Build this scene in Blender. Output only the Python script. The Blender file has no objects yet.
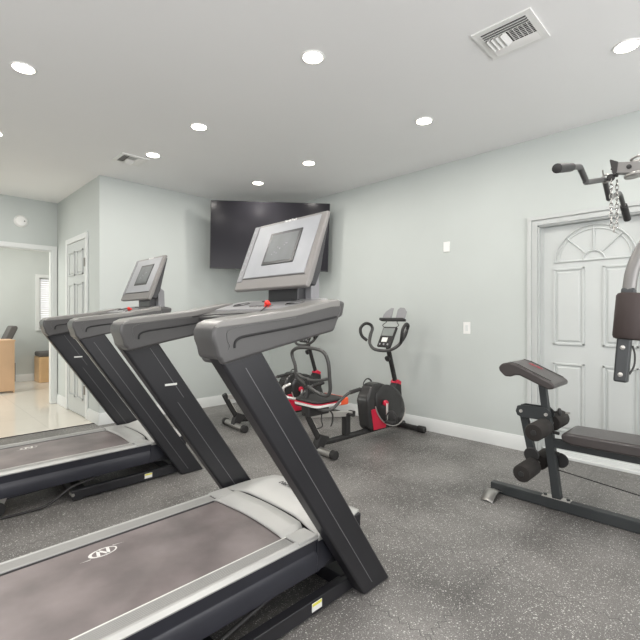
import bpy, bmesh, math, random
from mathutils import Vector, Matrix, Euler
R = math.radians
PI = math.pi
random.seed(7)
scn = bpy.context.scene
COL = scn.collection

# ------------------------------------------------------------------ materials
def nodes(name):
    m = bpy.data.materials.new(name); m.use_nodes = True
    nt = m.node_tree; b = nt.nodes['Principled BSDF']
    return m, nt, b
def N(nt, t, **kw):
    n = nt.nodes.new(t)
    for k, v in kw.items(): setattr(n, k, v)
    return n
def col4(c): return (c[0], c[1], c[2], 1.0)
def mat(name, c, rough=.5, metal=0., noise=.0, nscale=12., bump=0., bscale=200., spec=.5, coat=0., emis=None, es=0.):
    m, nt, b = nodes(name)
    b.inputs['Base Color'].default_value = col4(c)
    b.inputs['Roughness'].default_value = rough
    b.inputs['Metallic'].default_value = metal
    b.inputs['Specular IOR Level'].default_value = spec
    b.inputs['Coat Weight'].default_value = coat
    tc = N(nt, 'ShaderNodeTexCoord')
    if noise > 0:
        n = N(nt, 'ShaderNodeTexNoise'); n.inputs['Scale'].default_value = nscale; n.inputs['Detail'].default_value = 4
        nt.links.new(tc.outputs['Object'], n.inputs['Vector'])
        r = N(nt, 'ShaderNodeValToRGB')
        r.color_ramp.elements[0].position = .3; r.color_ramp.elements[1].position = .7
        r.color_ramp.elements[0].color = col4([x*(1-noise) for x in c]); r.color_ramp.elements[1].color = col4([min(1, x*(1+noise)) for x in c])
        nt.links.new(n.outputs['Fac'], r.inputs['Fac']); nt.links.new(r.outputs['Color'], b.inputs['Base Color'])
    if bump > 0:
        n2 = N(nt, 'ShaderNodeTexNoise'); n2.inputs['Scale'].default_value = bscale
        nt.links.new(tc.outputs['Object'], n2.inputs['Vector'])
        bp = N(nt, 'ShaderNodeBump'); bp.inputs['Strength'].default_value = bump; bp.inputs['Distance'].default_value = .002
        nt.links.new(n2.outputs['Fac'], bp.inputs['Height']); nt.links.new(bp.outputs['Normal'], b.inputs['Normal'])
    if emis:
        b.inputs['Emission Color'].default_value = col4(emis); b.inputs['Emission Strength'].default_value = es
    return m

M = {}
M['wall'] = mat('wall_paint', (.545, .580, .562), .55, noise=.02, nscale=1.5, bump=.08, bscale=120)
M['ceiling'] = mat('ceiling_paint', (.89, .89, .885), .9, noise=.01, nscale=1.2)
M['trim'] = mat('white_trim', (.72, .74, .73), .4)
M['casing'] = mat('casing_paint', (.54, .56, .55), .45)
M['door'] = mat('door_paint', (.56, .585, .575), .45)
M['white'] = mat('white_plastic', (.85, .85, .83), .4)
M['vent_dark'] = mat('vent_dark', (.05, .045, .045), .8)
M['frame_black'] = mat('frame_black', (.016, .016, .019), .38, noise=.10, nscale=3, bump=.05, bscale=400)
M['under_black'] = mat('under_black', (.015, .015, .018), .5)
M['panel_blue'] = mat('panel_blue', (.020, .021, .029), .38, noise=.15, nscale=5)
M['handle_grey'] = mat('handle_grey', (.076, .074, .074), .34, noise=.06, nscale=8, bump=.1, bscale=600)
M['cap_grey'] = mat('cap_grey', (.21, .205, .195), .30)
M['groove'] = mat('groove_black', (.008, .008, .009), .6)
M['belt'] = mat('belt', (.20, .170, .168), .36, noise=.30, nscale=4.5, bump=.15, bscale=500)
M['rail_grey'] = mat('rail_grey', (.10, .097, .094), .5, noise=.08, nscale=6)
M['rib'] = mat('rib_grey', (.38, .375, .36), .45)
M['silver'] = mat('silver_plastic', (.47, .47, .455), .36, metal=.15, noise=.05, nscale=4)
M['console_silver'] = mat('console_silver', (.23, .22, .212), .4, metal=.2)
M['console_face'] = mat('console_face', (.34, .35, .37), .35, noise=.05, nscale=9)
M['strip_grey'] = mat('strip_grey', (.26, .26, .27), .4)
M['pin'] = mat('pinstripe', (.16, .16, .165), .4)
M['neck'] = mat('neck_dark', (.045, .045, .048), .4)
M['red'] = mat('red_plastic', (.72, .03, .02), .35)
M['bikered'] = mat('bike_red', (.60, .015, .05), .35)
M['orange'] = mat('orange_plastic', (.85, .11, .03), .4)
M['blackgloss'] = mat('black_gloss', (.030, .029, .029), .22, noise=.1, nscale=10)
M['blackmatte'] = mat('black_matte', (.022, .021, .021), .55)
M['tube_grey'] = mat('tube_grey', (.060, .059, .058), .36)
M['chrome'] = mat('chrome', (.62, .60, .57), .28, metal=.6)
M['chainsteel'] = mat('chain_steel', (.45, .44, .42), .25, metal=1.)
M['steel'] = mat('steel', (.38, .37, .35), .32, metal=.7)
M['housing'] = mat('bike_housing', (.030, .029, .029), .24, noise=.1, nscale=9)
M['vinyl'] = mat('vinyl', (.060, .052, .051), .28, noise=.06, nscale=25, bump=.15, bscale=300)
M['foam'] = mat('foam', (.020, .017, .015), .85, bump=.3, bscale=400)
M['foam_brown'] = mat('foam_brown', (.036, .024, .022), .65, bump=.2, bscale=400)
M['gym_frame'] = mat('gym_frame', (.033, .037, .039), .42, noise=.1, nscale=10)
M['gym_grey'] = mat('gym_grey_tube', (.20, .195, .19), .38, metal=.4)
M['wood'] = mat('light_wood', (.66, .44, .27), .5, noise=.06, nscale=3)
M['wood2'] = mat('maple_wood', (.70, .46, .24), .45, noise=.08, nscale=3)
M['cushion'] = mat('cushion_grey', (.12, .115, .11), .8)
M['yellow'] = mat('sticker_yellow', (.75, .7, .1), .5)
M['sticker'] = mat('sticker_white', (.80, .80, .76), .5)
M['logo'] = mat('logo_white', (.72, .70, .68), .5)
M['textgrey'] = mat('text_grey', (.10, .10, .10), .5)
M['bezel'] = mat('bezel_black', (.02, .021, .022), .3)
M['screen'] = mat('screen_grey', (.115, .125, .130), .38, noise=.15, nscale=14)
M['lcd'] = mat('lcd_grey', (.22, .24, .23), .2)
M['tv'] = mat('tv_screen', (.026, .025, .030), .16, spec=.13)
M['lamp'] = mat('lamp_lens', (1, .97, .9), .5, emis=(1, .93, .80), es=14)
M['slat'] = mat('blind_slat', (.9, .9, .88), .6)
M['brass'] = mat('hinge', (.25, .24, .22), .35, metal=.8)

# rubber gym floor: dark mat, pale flecks, interlocking seams
def rubber():
    m, nt, b = nodes('rubber_floor')
    b.inputs['Roughness'].default_value = .42
    geo = N(nt, 'ShaderNodeNewGeometry')
    L = nt.links.new
    def math_(op, a, bb=None, c=None):
        n = N(nt, 'ShaderNodeMath', operation=op)
        for i, v in enumerate((a, bb, c)):
            if v is None: continue
            if isinstance(v, (int, float)): n.inputs[i].default_value = v
            else: L(v, n.inputs[i])
        return n.outputs[0]
    def flecks(scale, frac, size):
        v = N(nt, 'ShaderNodeTexVoronoi', feature='F1', voronoi_dimensions='3D'); v.inputs['Scale'].default_value = scale
        L(geo.outputs['Position'], v.inputs['Vector'])
        sx = N(nt, 'ShaderNodeSeparateColor'); L(v.outputs['Color'], sx.inputs[0])
        keep = math_('LESS_THAN', sx.outputs[0], frac)
        sz = math_('MULTIPLY', sx.outputs[1], size)
        return math_('MULTIPLY', keep, math_('LESS_THAN', v.outputs['Distance'], sz))
    f = math_('MAXIMUM', flecks(115, .30, .42), flecks(240, .32, .50))
    n = N(nt, 'ShaderNodeTexNoise'); n.inputs['Scale'].default_value = 1.6; n.inputs['Detail'].default_value = 5
    L(geo.outputs['Position'], n.inputs['Vector'])
    r = N(nt, 'ShaderNodeValToRGB')
    r.color_ramp.elements[0].position = .3; r.color_ramp.elements[0].color = (.092, .087, .083, 1)
    r.color_ramp.elements[1].position = .72; r.color_ramp.elements[1].color = (.245, .235, .225, 1)
    L(n.outputs['Fac'], r.inputs['Fac'])
    fg = N(nt, 'ShaderNodeTexNoise'); fg.inputs['Scale'].default_value = 170; fg.inputs['Detail'].default_value = 2
    L(geo.outputs['Position'], fg.inputs['Vector'])
    mg = N(nt, 'ShaderNodeMix', data_type='RGBA', blend_type='MULTIPLY'); mg.inputs[0].default_value = .55
    r2 = N(nt, 'ShaderNodeValToRGB'); r2.color_ramp.elements[0].position = .3; r2.color_ramp.elements[1].position = .65
    r2.color_ramp.elements[0].color = (.3, .3, .3, 1); r2.color_ramp.elements[1].color = (1.2, 1.2, 1.2, 1)
    L(fg.outputs['Fac'], r2.inputs['Fac']); L(r.outputs['Color'], mg.inputs[6]); L(r2.outputs['Color'], mg.inputs[7])
    mx = N(nt, 'ShaderNodeMix', data_type='RGBA'); L(f, mx.inputs[0]); L(mg.outputs[2], mx.inputs[6]); mx.inputs[7].default_value = (.58, .57, .54, 1)
    sp = N(nt, 'ShaderNodeSeparateXYZ'); L(geo.outputs['Position'], sp.inputs[0])
    def seam(u, w, off):
        tri = math_('PINGPONG', math_('ADD', w, 10.0), .024)           # zig-zag teeth of the puzzle joint
        tri = math_('MULTIPLY', math_('SUBTRACT', tri, .012), 1.0)
        uu = math_('ADD', math_('ADD', u, tri), 61 - off)
        mm = math_('PINGPONG', uu, .305)
        return math_('LESS_THAN', mm, .0022)
    # pingpong 0.305 gives a line every 0.61 m
    sX = seam(sp.outputs[0], sp.outputs[1], 1.42); sY = seam(sp.outputs[1], sp.outputs[0], .855)
    sm = math_('MAXIMUM', sX, sY)
    m2 = N(nt, 'ShaderNodeMix', data_type='RGBA'); L(math_('MULTIPLY', sm, .7), m2.inputs[0]); L(mx.outputs[2], m2.inputs[6]); m2.inputs[7].default_value = (.02, .02, .02, 1)
    L(m2.outputs[2], b.inputs['Base Color'])
    bp = N(nt, 'ShaderNodeBump'); bp.inputs['Strength'].default_value = .35; bp.inputs['Distance'].default_value = .002
    L(fg.outputs['Fac'], bp.inputs['Height']); L(bp.outputs['Normal'], b.inputs['Normal'])
    return m
M['rubber'] = rubber()

def tile():
    m, nt, b = nodes('polished_tile')
    geo = N(nt, 'ShaderNodeNewGeometry'); L = nt.links.new
    br = N(nt, 'ShaderNodeTexBrick'); br.offset = 0; br.squash = 1
    br.inputs['Scale'].default_value = 1; br.inputs['Brick Width'].default_value = .6; br.inputs['Row Height'].default_value = .6
    br.inputs['Mortar Size'].default_value = .0025
    br.inputs['Color1'].default_value = (.74, .70, .62, 1); br.inputs['Color2'].default_value = (.76, .72, .64, 1); br.inputs['Mortar'].default_value = (.62, .58, .52, 1)
    L(geo.outputs['Position'], br.inputs['Vector']); L(br.outputs['Color'], b.inputs['Base Color'])
    b.inputs['Roughness'].default_value = .07
    return m
M['tile'] = tile()

# ------------------------------------------------------------------ mesh helpers
class MB:
    def __init__(s): s.bm = bmesh.new()
    def _add(s, verts, faces):
        vs = [s.bm.verts.new(v) for v in verts]
        for f in faces:
            try: s.bm.faces.new([vs[i] for i in f])
            except ValueError: pass
        return vs
    def box(s, a, b, mtx=None):
        x0, y0, z0 = a; x1, y1, z1 = b
        v = [Vector(p) for p in ((x0,y0,z0),(x1,y0,z0),(x1,y1,z0),(x0,y1,z0),(x0,y0,z1),(x1,y0,z1),(x1,y1,z1),(x0,y1,z1))]
        if mtx: v = [mtx @ p for p in v]
        s._add(v, [(0,3,2,1),(4,5,6,7),(0,1,5,4),(1,2,6,5),(2,3,7,6),(3,0,4,7)]); return s
    def prism(s, pts, axis, a, b, mtx=None):
        """polygon of 2D points extruded along axis from a to b. axis 'y': pts are (x,z); 'x': (y,z); 'z': (x,y)"""
        def mk(p, t):
            v = Vector((p[0], t, p[1])) if axis == 'y' else Vector((t, p[0], p[1])) if axis == 'x' else Vector((p[0], p[1], t))
            return mtx @ v if mtx else v
        n = len(pts)
        s._add([mk(p, a) for p in pts] + [mk(p, b) for p in pts],
               [tuple(range(n)), tuple(reversed(range(n, 2*n)))] + [(i, i+n, (i+1) % n+n, (i+1) % n) for i in range(n)])
        return s
    def tube(s, path, r, seg=12, closed=False, caps=True, rz=None, smooth=0):
        """sweep; r may be a list; rz = second half-axis for flattened tubes"""
        P = [Vector(p) for p in path]
        if smooth: 
            rr = r if isinstance(r, (list, tuple)) else None
            Q = []; RR = []
            n = len(P); rng = n if closed else n-1
            for i in range(rng):
                p0 = P[(i-1) % n] if (closed or i > 0) else P[0]*2-P[1]
                p1 = P[i]; p2 = P[(i+1) % n]; p3 = P[(i+2) % n] if (closed or i+2 < n) else P[-1]*2-P[-2]
                for k in range(smooth):
                    t = k/smooth
                    Q.append(.5*((2*p1)+(-p0+p2)*t+(2*p0-5*p1+4*p2-p3)*t*t+(-p0+3*p1-3*p2+p3)*t**3))
                    if rr: RR.append(rr[i]*(1-t)+rr[(i+1) % n]*t)
            if not closed:
                Q.append(P[-1]); 
                if rr: RR.append(rr[-1])
            P = Q
            if rr: r = RR
        n = len(P)
        T = []
        for i in range(n):
            a = P[(i-1) % n] if (closed or i > 0) else P[i]; b = P[(i+1) % n] if (closed or i < n-1) else P[i]
            T.append((b-a).normalized())
        up = Vector((0, 0, 1)) if abs(T[0].z) < .9 else Vector((0, 1, 0))
        nrm = (up - T[0]*up.dot(T[0])).normalized()
        rings = []
        for i in range(n):
            nrm = (nrm - T[i]*nrm.dot(T[i])).normalized(); bi = T[i].cross(nrm)
            ri = r[i] if isinstance(r, (list, tuple)) else r
            r2 = rz if rz else ri
            rings.append([s.bm.verts.new(P[i]+nrm*math.cos(2*PI*k/seg)*r2+bi*math.sin(2*PI*k/seg)*ri) for k in range(seg)])
        for i in range(n if closed else n-1):
            A = rings[i]; B = rings[(i+1) % n]
            for k in range(seg): s.bm.faces.new((A[k], A[(k+1) % seg], B[(k+1) % seg], B[k]))
        if caps and not closed:
            s.bm.faces.new(list(reversed(rings[0]))); s.bm.faces.new(rings[-1])
        return s
    def cyl(s, a, b, r, seg=24, r2=None):
        return s.tube([a, b], [r, r2 if r2 is not None else r], seg)
    def lathe(s, prof, a, b, seg=28, caps=True):
        """prof: list of (t along a->b in metres, radius)"""
        a = Vector(a); d = (Vector(b)-a).normalized()
        u = d.orthogonal().normalized(); v = d.cross(u)
        rings = [[s.bm.verts.new(a+d*t+(u*math.cos(2*PI*k/seg)+v*math.sin(2*PI*k/seg))*max(q, .0004)) for k in range(seg)] for t, q in prof]
        for A, B in zip(rings, rings[1:]):
            for k in range(seg): s.bm.faces.new((A[k], A[(k+1) % seg], B[(k+1) % seg], B[k]))
        if caps: s.bm.faces.new(list(reversed(rings[0]))); s.bm.faces.new(rings[-1])
        return s
    def torus(s, c, n, R_, r, seg=32, s2=10):
        c = Vector(c); n = Vector(n).normalized(); u = n.orthogonal().normalized(); v = n.cross(u)
        return s.tube([c+u*math.cos(2*PI*i/seg)*R_+v*math.sin(2*PI*i/seg)*R_ for i in range(seg)], r, s2, closed=True)
    def grid(s, rows, close_bottom=None):
        """rows of equal-length vertex lists -> open sheet"""
        V = [[s.bm.verts.new(p) for p in row] for row in rows]
        for i in range(len(V)-1):
            for j in range(len(V[0])-1): s.bm.faces.new((V[i][j], V[i][j+1], V[i+1][j+1], V[i+1][j]))
        return s
    def build(s, name, material, parent=None, bevel=0., segs=2, sub=0, off=None, solid=0., ang=38, mods=True):
        bm = s.bm
        if off is not None: bmesh.ops.translate(bm, verts=bm.verts, vec=-Vector(off))
        bmesh.ops.recalc_face_normals(bm, faces=bm.faces)
        for f in bm.faces: f.smooth = True
        for e in bm.edges:
            if len(e.link_faces) == 2 and e.calc_face_angle(0) > R(ang): e.smooth = False
        me = bpy.data.meshes.new(name); bm.to_mesh(me); bm.free()
        if not isinstance(material, (list, tuple)): material = [material]
        for m in material: me.materials.append(m)
        o = bpy.data.objects.new(name, me); COL.objects.link(o)
        if parent: o.parent = parent
        if solid:
            md = o.modifiers.new('solid', 'SOLIDIFY'); md.thickness = solid; md.offset = -1
        if bevel:
            md = o.modifiers.new('bevel', 'BEVEL'); md.width = bevel; md.segments = segs; md.limit_method = 'ANGLE'; md.angle_limit = R(32); md.harden_normals = True
        if sub:
            md = o.modifiers.new('sub', 'SUBSURF'); md.levels = sub; md.render_levels = sub
        return o
def tag(o, label=None, cat=None, group=None, kind=None):
    if label: o['label'] = label
    if cat: o['category'] = cat
    if group: o['group'] = group
    if kind: o['kind'] = kind
    return o
def empty(name, loc, label, cat, group=None, rz=0.):
    o = bpy.data.objects.new(name, None); COL.objects.link(o); o.location = loc; o.rotation_euler = (0, 0, rz); o.empty_display_size = .1
    return tag(o, label, cat, group)
def struct(name, mb, m, parent=None, **kw):
    o = mb.build(name, m, parent, **kw)
    if not parent: o['kind'] = 'structure'
    return o
def copy_thing(root, loc=None, rz=None, label=None):
    def rec(o, par):
        c = o.copy(); COL.objects.link(c)
        if par: c.parent = par
        for ch in list(o.children):
            rec(ch, c)
        return c
    r = rec(root, None)
    if loc is not None: r.location = loc
    if rz is not None: r.rotation_euler = (0, 0, rz)
    if label: r['label'] = label
    return r
def text(name, body, size, mtx, material, parent, shear=0., depth=.0006):
    cu = bpy.data.curves.new(name, 'FONT'); cu.body = body; cu.size = size; cu.align_x = 'CENTER'; cu.align_y = 'CENTER'; cu.shear = shear; cu.extrude = depth
    t = bpy.data.objects.new(name, cu); COL.objects.link(t)
    bpy.context.view_layer.update()
    me = bpy.data.meshes.new_from_object(t.evaluated_get(bpy.context.evaluated_depsgraph_get()))
    bpy.data.objects.remove(t); me.transform(mtx); me.materials.clear(); me.materials.append(material); me.name = name
    o = bpy.data.objects.new(name, me); COL.objects.link(o); o.parent = parent
    return o
def frame_mtx(origin, ex, ey):
    ex = Vector(ex).normalized(); ey = Vector(ey).normalized(); ez = ex.cross(ey)
    m = Matrix((ex, ey, ez)).transposed().to_4x4(); m.translation = Vector(origin); return m

# ------------------------------------------------------------------ room
XR, YB, XJ, YF, YE = 3.99, 5.06, 1.63, 6.75, 9.44
XL, YN, H, TH = -2.4, -2.2, 2.75, .14
struct('floor', MB().box((XL-TH, YN-TH, -.06), (XR+TH, 5.18, 0)), M['rubber'])
struct('floor_hall', MB().box((XL-TH, 5.18, -.06), (4.2, YE+TH, -.002)), M['tile'])
struct('trim_1', MB().box((XL, 5.170, -.01), (XJ+.01, 5.190, .005)), M['vent_dark'])
struct('ceiling', MB().box((XL-TH, YN-TH, H), (4.3, YE+TH, H+.1)), M['ceiling'])
# right wall with door hole Y .49..1.308, top 1.985
DY0, DY1, DZ = .49, 1.308, 1.985
struct('wall_right', MB().box((XR, YN, 0), (XR+TH, DY0, H)).box((XR, DY1, 0), (XR+TH, YB, H)).box((XR, DY0, DZ), (XR+TH, DY1, H)).box((XR+TH, DY0-.1, 0), (XR+TH+.03, DY1+.1, DZ+.1)), M['wall'])
struct('wall_back', MB().box((XJ, YB, 0), (XR+TH, YB+TH, H)), M['wall'])
struct('wall_return', MB().box((XJ, YB+TH, 0), (XJ+TH, YF+TH, H)), M['wall'])
OX0, OX1, OZ, TF = -1.0, 1.562, 2.09, .09
struct('wall_far', MB().box((XL, YF, 0), (OX0, YF+TF, H)).box((OX1, YF, 0), (XJ, YF+TF, H)).box((OX0, YF, OZ), (OX1, YF+TF, H)), M['wall'])
struct('wall_left', MB().box((XL-TH, YN, 0), (XL, -.6, H)).box((XL-TH, 2.2, 0), (XL, YE, H)).box((XL-TH, -.6, 0), (XL, 2.2, .7)).box((XL-TH, -.6, 2.3), (XL, 2.2, H)), M['wall'])
struct('wall_near', MB().box((XL-TH, YN-TH, 0), (-1.6, YN, H)).box((3.2, YN-TH, 0), (XR+TH, YN, H)).box((-1.6, YN-TH, 0), (3.2, YN, .7)).box((-1.6, YN-TH, 2.4), (3.2, YN, H)), M['wall'])
# room beyond: end wall with window, right wall
WX0, WX1, WZ0, WZ1 = 1.98, 2.75, .95, 1.92
struct('wall_end', MB().box((XL, YE, 0), (WX0, YE+TH, H)).box((WX1, YE, 0), (4.2, YE+TH, H)).box((WX0, YE, 0), (WX1, YE+TH, WZ0)).box((WX0, YE, WZ1), (WX1, YE+TH, H)), M['wall'])
struct('wall_hall_right', MB().box((4.06, YB+TH, 0), (4.2, YE, H)), M['wall'])
# ---- casings / trims
c = MB()
def casing_right(mb):
    # stepped mitred casing: three strips, each one U-shaped profile round the opening
    for a, b, d in ((0, .018, .018), (.018, .046, .012), (.046, .08, .026)):
        mb.prism([(DY1+a, 0), (DY1+b, 0), (DY1+b, DZ+b), (DY0-b, DZ+b), (DY0-b, 0), (DY0-a, 0), (DY0-a, DZ+a), (DY1+a, DZ+a)], 'x', XR-d, XR)
casing_right(c)
d1 = bpy.data.objects.new('door_1', None); COL.objects.link(d1); d1.location = (XR+.06, (DY0+DY1)/2, 0); d1['kind'] = 'structure'
O = d1.location
c.build('door_casing', M['casing'], d1, bevel=.003, off=O)
MB().box((XR, DY1-.012, 0), (XR+TH, DY1+.001, DZ)).box((XR, DY0-.001, 0), (XR+TH, DY0+.012, DZ)).box((XR, DY0, DZ-.012), (XR+TH, DY1, DZ)).box((XR+.05, DY1-.026, 0), (XR+.062, DY1-.012, DZ)).build('door_jamb', M['casing'], d1, off=O)
MB().box((XR+.0, DY0+.012, 0), (XR+.11, DY1-.012, .022)).box((XR+.05, DY0+.012, .022), (XR+.07, DY1-.012, .055)).build('threshold', M['trim'], d1, bevel=.003, off=O)
# door leaf with panels and fan light
lf = XR+.062
leaf = MB().box((lf, DY0+.014, .03), (lf+.04, DY1-.014, DZ-.014))
def panel_mb(mb, y0, y1, z0, z1, x, sx=-1):
    # raised moulding frame plus raised field
    w = .016
    for a, b in (((y0, z0), (y1, z0+w)), ((y0, z1-w), (y1, z1)), ((y0, z0), (y0+w, z1)), ((y1-w, z0), (y1, z1))):
        mb.box((x-.013, a[0], a[1]), (x+.002, b[0], b[1]))
    g = .040
    P = [(x+.001, y0+g-.015, z0+g-.015), (x+.001, y1-g+.015, z0+g-.015), (x+.001, y1-g+.015, z1-g+.015), (x+.001, y0+g-.015, z1-g+.015)]
    Q = [(x-.010, y0+g, z0+g), (x-.010, y1-g, z0+g), (x-.010, y1-g, z1-g), (x-.010, y0+g, z1-g)]
    mb._add(P+Q, [(4, 5, 6, 7), (0, 1, 5, 4), (1, 2, 6, 5), (2, 3, 7, 6), (3, 0, 4, 7)])
CY = .90
leaf_o = leaf.build('door_leaf', M['door'], d1, bevel=.002, off=O)
for y0, y1 in ((CY+.065, CY+.300), (CY-.300, CY-.065)):
    for z0, z1 in ((.955, 1.605), (.22, .80)):
        pm = MB(); panel_mb(pm, y0, y1, z0, z1, lf); pm.build('door_panel', M['door'], d1, bevel=.0025, off=O)
fan = MB(); fz = 1.66; fr = .285
def arc(rad, n=28, a0=0, a1=PI): return [(lf-.004, CY+rad*math.cos(a0+(a1-a0)*i/n), fz+rad*math.sin(a0+(a1-a0)*i/n)) for i in range(n+1)]
fan.tube(arc(fr), .012, 8, rz=.008); fan.tube(arc(fr-.03), .005, 8)
fan.tube(arc(.075), .010, 8, rz=.008)
fan.tube([(lf-.004, CY-fr-.01, fz), (lf-.004, CY+fr+.01, fz)], .009, 8)
for k in (1, 2, 3):
    a = PI*k/4
    fan.tube([(lf-.004, CY+.08*math.cos(a), fz+.08*math.sin(a)), (lf-.004, CY+(fr-.01)*math.cos(a), fz+(fr-.01)*math.sin(a))], .009, 8, rz=.007)
fan.build('fan_moulding', M['door'], d1, off=O)

# foyer door on the return wall (X = XJ), casing outer Y 5.427..6.28, top 2.18
d2 = bpy.data.objects.new('door_2', None); COL.objects.link(d2); d2.location = (XJ, 5.85, 0); d2['kind'] = 'structure'; O2 = d2.location
y0, y1, zt, w = 5.427, 6.28, 2.18, .065
MB().prism([(y0, 0), (y0+w, 0), (y0+w, zt-w), (y1-w, zt-w), (y1-w, 0), (y1, 0), (y1, zt), (y0, zt)], 'x', XJ-.022, XJ).build('door_casing', M['trim'], d2, bevel=.005, off=O2)
MB().box((XJ-.010, y0+w+.004, .012), (XJ+.02, y1-w-.004, zt-w-.004)).build('door_leaf', M['door'], d2, bevel=.002, off=O2)
cy = (y0+y1)/2
for a, b in ((cy+.045, cy+.27), (cy-.27, cy-.045)):
    for z0, z1 in ((1.70, 2.0), (.95, 1.60), (.2, .84)):
        pm = MB(); panel_mb(pm, a, b, z0, z1, XJ-.011); pm.build('door_panel', M['door'], d2, bevel=.002, off=O2)
for z in (1.78, 1.05, .28):
    MB().box((XJ-.030, y0+w-.012, z), (XJ-.010, y0+w+.022, z+.10)).build('hinge', M['brass'], d2, off=O2)
# opening casing
w = .062
struct('trim_2', MB().prism([(OX0-w, 0), (OX0, 0), (OX0, OZ), (OX1, OZ), (OX1, 0), (OX1+w, 0), (OX1+w, OZ+w), (OX0-w, OZ+w)], 'y', YF-.022, YF)
       .prism([(OX0-.001, 0), (OX0+.012, 0), (OX0+.012, OZ-.012), (OX1-.012, OZ-.012), (OX1-.012, 0), (OX1+.001, 0), (OX1+.001, OZ+.001), (OX0-.001, OZ+.001)], 'y', YF, YF+TF), M['trim'], bevel=.004)
# baseboards
def bb(mb, ax, fix, a, b, sgn):
    pr = [(0, 0), (.016, 0), (.016, .095), (.010, .112), (.006, .130), (0, .130)]
    pts = [(fix+sgn*p[0], p[1]) for p in pr]
    mb.prism(pts, 'y' if ax == 'y' else 'x', a, b)
m_ = MB(); bb(m_, 'y', XR, DY1+.08, YB, -1); struct('baseboard_right', m_, M['trim'])
m_ = MB(); bb(m_, 'y', XR, YN, DY0-.08, -1); struct('baseboard_right_near', m_, M['trim'])
m_ = MB(); bb(m_, 'x', YB, XJ-.0, XR, -1); struct('baseboard_back', m_, M['trim'])
m_ = MB(); bb(m_, 'y', XJ, YB-.016, 5.427, -1); bb(m_, 'y', XJ, 6.28, YF, -1); struct('baseboard_return', m_, M['trim'])
m_ = MB(); bb(m_, 'x', YE, XL, 4.05, -1); struct('baseboard_end', m_, M['trim'])
# windows
wf = bpy.data.objects.new('window_1', None); COL.objects.link(wf); wf.location = (WX0, YE, WZ0); wf['kind'] = 'structure'
f = MB()
f.box((WX0, YE+.02, WZ0), (WX0+.03, YE+.1, WZ1)).box((WX1-.03, YE+.02, WZ0), (WX1, YE+.1, WZ1)).box((WX0, YE+.02, WZ1-.03), (WX1, YE+.1, WZ1)).box((WX0, YE+.02, WZ0), (WX1, YE+.1, WZ0+.03)).box((WX0-.02, YE-.03, WZ0-.02), (WX1+.02, YE+.03, WZ0))
f.prism([(WX0-.06, WZ0-.02), (WX0, WZ0-.02), (WX0, WZ1), (WX1, WZ1), (WX1, WZ0-.02), (WX1+.06, WZ0-.02), (WX1+.06, WZ1+.06), (WX0-.06, WZ1+.06)], 'y', YE-.018, YE)
f.box((WX0-.001, YE-.01, WZ0), (WX0+.004, YE+.1, WZ1))
f.build('window_frame', M['trim'], wf, off=wf.location)
f = MB()
for i in range(22):
    z = WZ0+.05+i*.041
    f.box((WX0+.03, -.018, -.001), (WX1-.03, .018, .001), Matrix.Translation((0, YE+.06, z)) @ Matrix.Rotation(R(52), 4, 'X'))
f.box((WX0+.30, YE+.04, WZ0+.03), (WX0+.315, YE+.045, WZ1-.03)).build('window_blind', M['slat'], wf, off=wf.location)
for nm, (a, b) in (('added_window_near', ((-1.6, YN-.09, .7), (3.2, YN-.05, 2.4))), ('added_window_left', ((XL-.09, -.6, .7), (XL-.05, 2.2, 2.3)))):  # frames out of view, added with their openings to let fill light in
    f = MB(); t = .05
    if nm == 'added_window_near':
        for x in (-1.6, 0, 1.6, 3.15): f.box((x, a[1], .7), (x+t, b[1], 2.4))
        for z in (.7, 1.55, 2.35): f.box((-1.6, a[1], z), (3.2, b[1], z+t))
    else:
        for y in (-.6, .8, 2.15): f.box((a[0], y, .7), (b[0], y+t, 2.3))
        for z in (.7, 1.5, 2.25): f.box((a[0], -.6, z), (b[0], 2.2, z+t))
    struct(nm, f, M['trim'])

# switch plates
def plate(x, y, z, label):
    t = empty('light_switch', (x, y, z), label, 'switch')
    MB().box((-.006, -.037, -.058), (0, .037, .058)).build('wall_plate', M['white'], t, bevel=.003)
    MB().box((-.010, -.014, -.030), (-.004, .014, .030)).build('rocker', M['trim'], t, bevel=.002)
plate(XR, 1.957, 1.083, 'small white light switch on the right wall, just left of the fan-arched door')
b_ = tag(MB().box((-.008, -.036, -.052), (0, .036, .052)).build('wall_plate', M['white'], bevel=.004), 'small blank white plate high on the right wall above the light switch', 'wall plate')
b_.location = (XR, 2.172, 1.90)
# smoke detector
sd = empty('smoke_detector', (1.21, YF, 2.44), 'round white smoke detector on the wall above the hall opening', 'smoke detector')
MB().lathe([(0, .078), (.012, .078), (.02, .070), (.035, .06), (.04, .0)], (0, 0, 0), (0, -1, 0)).build('detector_body', M['white'], sd)
MB().cyl((.035, -.03, .0), (.035, -.042, .0), .008).build('indicator', M['textgrey'], sd)

# ceiling lights
LP = [(2.99, .50, 'round ceiling downlight at the far right, nearest the pull-down bar'),
      (3.0, 1.83, 'round ceiling downlight between the square vent and the right wall'),
      (3.0, 3.16, 'round ceiling downlight just in front of the television, larger of the two near it'),
      (3.03, 4.05, 'small round ceiling downlight directly above the television'),
      (1.79, 1.85, 'large round ceiling downlight near the top centre, left of the square vent'),
      (1.79, 3.19, 'round ceiling downlight in the middle of the ceiling, left of the television'),
      (1.79, 4.06, 'round ceiling downlight beside the small ceiling vent on the left'),
      (.59, 3.21, 'bright ceiling downlight at the upper left, nearest the left picture edge'),
      (.62, 4.52, 'ceiling downlight cut by the left picture edge, farthest left of all')]
def lamp(x, y, e, name='downlight_glow'):
    l = bpy.data.lights.new(name, 'AREA'); l.shape = 'DISK'; l.size = .11; l.energy = e; l.color = (1, .96, .90)
    o = bpy.data.objects.new(name, l); COL.objects.link(o); o.location = (x, y, H-.011)
    return o
first = None
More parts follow.
